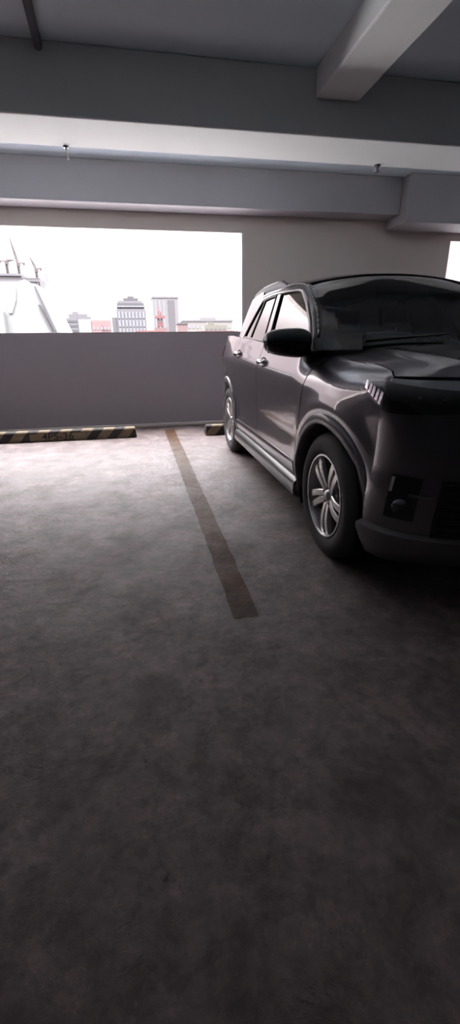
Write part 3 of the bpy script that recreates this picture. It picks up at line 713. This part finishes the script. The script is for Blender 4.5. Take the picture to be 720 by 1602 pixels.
# ================================================================ the city outside
GZ = -18.
struct(obj('ground_bounce_slab', Box(-16, 3.4, 11.2, 22, -4, -1.5), M_bounce))     # unseen pale slab, added to bounce light up to the beam and ceiling
gr = struct(obj('ground', Box(-1500, 1500, 7.5, 1600, GZ - 1, GZ), M_ground))
def cm(name, c, v=.05): return mat(name, [q * .105 for q in c], .8, var=v, scale=.3)
M_c = dict(white=cm('white_render', (.92, .95, .95)), panel=cm('white_panel', (1.2, 1.24, 1.24)), wing=cm('grey_wing', (.68, .71, .72)), pale=cm('pale_concrete', (.50, .48, .50)), grey=cm('grey_concrete', (.24, .22, .25)), mid=cm('mid_grey_facade', (.36, .35, .39)),
           slate=cm('slate_panel', (.17, .17, .20)), win=cm('pale_window_band', (.55, .56, .62)), red=cm('rusty_red', (.50, .17, .16)), brick=cm('dull_red_block', (.48, .29, .29)), cream=cm('cream_block', (.60, .56, .52)),
           olive=cm('olive_block', (.36, .35, .27)), crane=cm('crane_steel', (.20, .16, .18)), pink=cm('pink_red_block', (.62, .38, .38)), green=cm('tree_green', (.22, .25, .16)))
def part(name, root, m, *boxes, **kw):
    bm = bmesh.new()
    for b_ in boxes: box(bm, *b_)
    return obj(name, bm, M_c[m], root, **kw)
def building(name, label, x, y, group=None, cat='building'): return empty(name, label, cat, (x, y, GZ), 0, group)
def Z(z): return z - GZ
# white steep-gabled hall at left
r = building('white_hall', 'white steep-sided hall with dark roof strips at the left of the opening', -30, 120)
bm = bmesh.new(); prism(bm, [(-24, 0), (14.6, 0), (13.7, Z(3.3)), (10.4, Z(11.6)), (9.4, Z(13.3)), (8.6, Z(13.4)), (7.2, Z(14.2)), (6.0, Z(13.7)), (-24, Z(13.5))], 0, 22); obj('shell', bm, M_c['white'], r)
bm = bmesh.new(); prism(bm, [(2.7, Z(11.9)), (5.2, Z(12.5)), (4.9, Z(10)), (3.6, Z(7.2)), (2.9, Z(7.2)), (2.6, Z(9.5))], -.5, -.01); obj('gable_panel', bm, M_c['panel'], r)
bm = bmesh.new(); prism(bm, [(-6, Z(0)), (2.0, Z(0)), (2.2, Z(7.4)), (.8, Z(9.0)), (-6, Z(9.4))], -3, -.6); obj('side_wing', bm, M_c['wing'], r)
for (xa, za, xb, zb) in ((9.2, 12.7, 12.2, 3.4), (9.45, 8.9, 11.4, 3.4)):
    bm = bmesh.new(); prism(bm, [(xa, Z(za)), (xa + .35, Z(za)), (xb + .5, Z(zb)), (xb, Z(zb))], -.9, -.02); obj('roof_strip', bm, M_c['slate'], r)
# concrete frame behind with cranes on top
r = building('concrete_frame', 'grey unfinished concrete block rising behind the white hall', -48, 220)
part('slab_mass', r, 'grey', (-30, 5.4, 0, 30, 0, Z(27.0)), (5.6, 12.2, .2, 30, 0, Z(25.6)), (-30, 5.6, -.2, 0, 0, Z(24)))
part('parapet_band', r, 'mid', (-30, 12.3, -.5, -.2, Z(24.2), Z(24.8)), (-30, 5.4, -.5, 0, Z(26.2), Z(27.0)))
for i in range(7): part('column', r, 'mid', (-8 + 3.2 * i, -7.6 + 3.2 * i, -.4, -.2, Z(19), Z(24)))
def crane(label, x, y, z0, hgt, jib, tilt, counter):
    r = empty('tower_crane', label, 'crane', (x, y, z0), 0, 'tower cranes on the unfinished block')
    bm = bmesh.new(); wd = .38
    for sx_, sy_ in ((-wd, -wd), (wd, -wd), (wd, wd), (-wd, wd)): tube(bm, (sx_, sy_, 0), (sx_, sy_, hgt), .10, n=5)
    for k in range(int(hgt / 1.3)):
        z = k * 1.3; tube(bm, (-wd, -wd, z), (wd, -wd, z + 1.3), .1, n=4); tube(bm, (wd, wd, z), (-wd, wd, z + 1.3), .1, n=4); tube(bm, (-wd, wd, z), (-wd, -wd, z + 1.3), .1, n=4)
    tube(bm, (0, 0, 0), (0, 0, hgt), .22, n=6); obj('mast', bm, M_c['crane'], r)
    obj('cab', Box(-.5, .8, -.5, .5, hgt - .1, hgt + 1.1), M_c['crane'], r)
    d = Vector((cos(tilt), 0, sin(tilt))); bm = bmesh.new(); nn = Vector((-d.z, 0, d.x)) * .5; b0 = Vector((0, 0, hgt + 1.2))
    tube(bm, b0 + nn, b0 + d * jib, .13, n=5); tube(bm, b0 - nn, b0 + d * jib, .13, n=5)
    for k in range(int(jib / 1.6)): 
        q = k * 1.6; f_ = 1 - q / jib; tube(bm, b0 + d * q + nn * f_, b0 + d * min(jib, q + 1.6) - nn * f_, .05, n=4)
    tube(bm, b0, b0 + d * jib, .24, .12, n=6); obj('jib', bm, M_c['crane'], r)
    bm = bmesh.new(); tube(bm, b0, b0 + Vector((-math.copysign(counter, cos(tilt)), 0, .1)), .2, n=5); e_ = b0 + Vector((-math.copysign(counter, cos(tilt)), 0, -.2)); box(bm, e_.x - .4, e_.x + .4, -.4, .4, e_.z - .5, e_.z + .4)
    obj('counterweight', bm, M_c['crane'], r)
    return r
crane('small tower crane at the left edge of the opening with short level jib', -48.9, 226, 27.0, 4.2, 3.2, .15, 2.4)
crane('tallest tower crane, its long thin jib raised steeply to the left', -45.4, 231, 27.0, 4.2, 9.5, 1.75, -2.4)
crane('tower crane nearest the pale spire with a short raised jib', -37.6, 226, 25.6, 3.0, 4.6, 1.95, -1.9)
# spire
r = building('church_spire', 'pale grey pointed church spire beside the white hall', -23.6, 160, cat='spire')
bm = bmesh.new(); tube(bm, (.1, 0, Z(15.5)), (-.5, 0, Z(24.1)), .55, .05, 8); obj('needle', bm, M_c['pale'], r)
bm = bmesh.new(); prism(bm, [(-2.2, 0), (2.9, 0), (2.3, Z(3)), (1.7, Z(8.0)), (1.05, Z(14)), (.95, Z(16.6)), (.5, Z(17.4)), (-.5, Z(17.4)), (-.8, Z(16.6)), (-1.5, Z(12.5))], -2.0, 2.0); obj('tower', bm, M_c['white'], r)
part('louvre', r, 'mid', (.3, 1.0, -2.2, -2.0, Z(7.2), Z(9.4)))
# dark low block with bands
r = building('banded_block', 'low grey block with horizontal window bands right of the spire', -21.4, 200)
part('walls', r, 'mid', (-5.4, .8, 0, 12, 0, Z(9.4)), (.8, 5.8, 1, 12, 0, Z(10)))
for i in range(3): part('window_band', r, 'slate', (-5.2, .6, -.15, 0, Z(4.6 + 1.7 * i), Z(5.3 + 1.7 * i)))
part('white_wing', r, 'white', (.9, 5.8, .5, 1, 0, Z(9.0)))
part('roof_plant', r, 'mid', (-2.5, 4.5, 2, 8, Z(9.4), Z(11)), (-1, 1, 2, 8, Z(11), Z(11.8)))
# low pink red blocks
r = building('pink_block', 'low dull pink block in front of the grid windowed block', -9.6, 200)
part('walls', r, 'pink', (-5.8, 1.6, 0, 14, 0, Z(8.6)), (-5.8, -2, -.5, 0, 0, Z(7)))
for i in range(5): part('window', r, 'win', (-5.3 + 1.4 * i, -4.5 + 1.4 * i, -.65, -.5, Z(5.2), Z(6.2)))
# grid windowed mid-rise
r = building('office_block', 'grey office block with rows of pale windows and stepped roof', 0, 300)
part('walls', r, 'mid', (-8.0, 9.0, 0, 16, 0, Z(18.5)), (-11.2, -8.0, 3, 16, 0, Z(14)))
part('upper_storey', r, 'slate', (-7.4, 8.2, 1, 15, Z(18.5), Z(21.8)))
part('upper_band', r, 'win', (-7.8, 8.6, .4, 15, Z(19.6), Z(20.4)))
part('roof_slab', r, 'mid', (-6.8, 7.4, 1, 15, Z(21.8), Z(23)))
part('roof_plant', r, 'slate', (-3.5, 5, 3, 12, Z(23), Z(24.6)), (-1, 2.5, 3, 12, Z(24.6), Z(25.6)))
for i in range(8):
    for j in range(3): part('window', r, 'win', (-7.3 + 2.05 * i, -6.1 + 2.05 * i, -.3, 0, Z(4.2 + 4.6 * j), Z(7.9 + 4.6 * j)))
# tower block
r = building('tower_block', 'plain pale grey tower block behind the red lattice tower', 24.6, 350)
part('walls', r, 'pale', (-8.9, 9, 0, 16, 0, Z(29)))
part('grey_bay', r, 'grey', (1.8, 6.2, -.4, 0, 0, Z(27)))  # bay in a darker grey than the walls
part('roof_edge', r, 'mid', (-9.2, 9.3, -.3, 16, Z(28.4), Z(29.3)))
for i in range(3): part('window_column', r, 'win', (-7.6 + 2.9 * i, -6.2 + 2.9 * i, -.2, 0, Z(5), Z(27)))
# red lattice tower
r = building('lattice_tower', 'reddish lattice tower standing in front of the pale tower block', 8.6, 150, cat='tower')
bm = bmesh.new()
hs = [0, 6, 12, 17, 21, Z(5.2), Z(7.4), Z(9.0)]; wd = lambda z: lerp(2.6, .35, clamp(z / Z(9.5)))
for z0, z1 in zip(hs, hs[1:]):
    a, c = wd(z0), wd(z1)
    for s1, s2 in ((-1, -1), (1, -1), (1, 1), (-1, 1)):
        tube(bm, (s1 * a, s2 * a, z0), (s1 * c, s2 * c, z1), .14, n=5)
    for s2 in (-1, 1):
        tube(bm, (-a, s2 * a, z0), (c, s2 * c, z1), .09, n=4); tube(bm, (a, s2 * a, z0), (-c, s2 * c, z1), .09, n=4); tube(bm, (-c, s2 * c, z1), (c, s2 * c, z1), .1, n=4)
obj('lattice', bm, M_c['red'], r)
part('platform', r, 'red', (-1.5, 1.5, -1.5, 1.5, Z(7.2), Z(7.9)), (-.9, .9, -.9, .9, Z(5.0), Z(6.0)))
obj('mast', tube(bmesh.new(), (0, 0, Z(8.9)), (-.4, 0, Z(11.0)), .25, .06, 6), M_c['red'], r)
part('drum', r, 'brick', (-1.9, 2.1, -1, 1.5, Z(3.0), Z(4.6)))
# long low blocks at right
r = building('cream_block', 'long low cream block to the right of the tower block', 46, 300)
part('walls', r, 'cream', (-15, 16, 0, 14, 0, Z(12))); part('roof_edge', r, 'mid', (-15.4, 16.4, -.4, 14, Z(11.5), Z(12.4)))
for i in range(12): part('window', r, 'win', (-14 + 2.5 * i, -12.6 + 2.5 * i, -.2, 0, Z(7.6), Z(9.6)))
part('roof_plant', r, 'pale', (-4, 6, 2, 10, Z(12), Z(13.8)))
r = building('olive_block', 'low olive green block in front of the cream block', 37.5, 220)
part('walls', r, 'olive', (-4.8, 5.5, 0, 10, 0, Z(7.2)))
for i in range(5): part('window', r, 'slate', (-4.2 + 2 * i, -3.2 + 2 * i, -.2, 0, Z(4.4), Z(5.6)))
part('roof_plant', r, 'olive', (-3, 0, 2, 6, Z(7.2), Z(8.6)))
r = building('dark_block', 'small dull brown block between the tower block and cream block', 26.4, 260)
part('walls', r, 'brick', (-2.4, 3.0, 0, 10, 0, Z(9.2))); part('roof_edge', r, 'slate', (-2.6, 3.2, -.3, 10, Z(8.8), Z(9.4)))
r = building('red_roofs', 'strip of low red roofed blocks along the foot of the skyline', 14, 140)
part('walls', r, 'pink', (-13, -4, 0, 10, 0, Z(3.3)), (-4, 5, 1, 10, 0, Z(2.9)), (5, 16, 0, 10, 0, Z(3.1)))
for a, c, h_ in ((-13, -4, 3.3), (-4, 5, 2.9), (5, 16, 3.1)): part('roof', r, 'red', (a, c - .4, -.3, 10, Z(h_), Z(h_ + .35)))
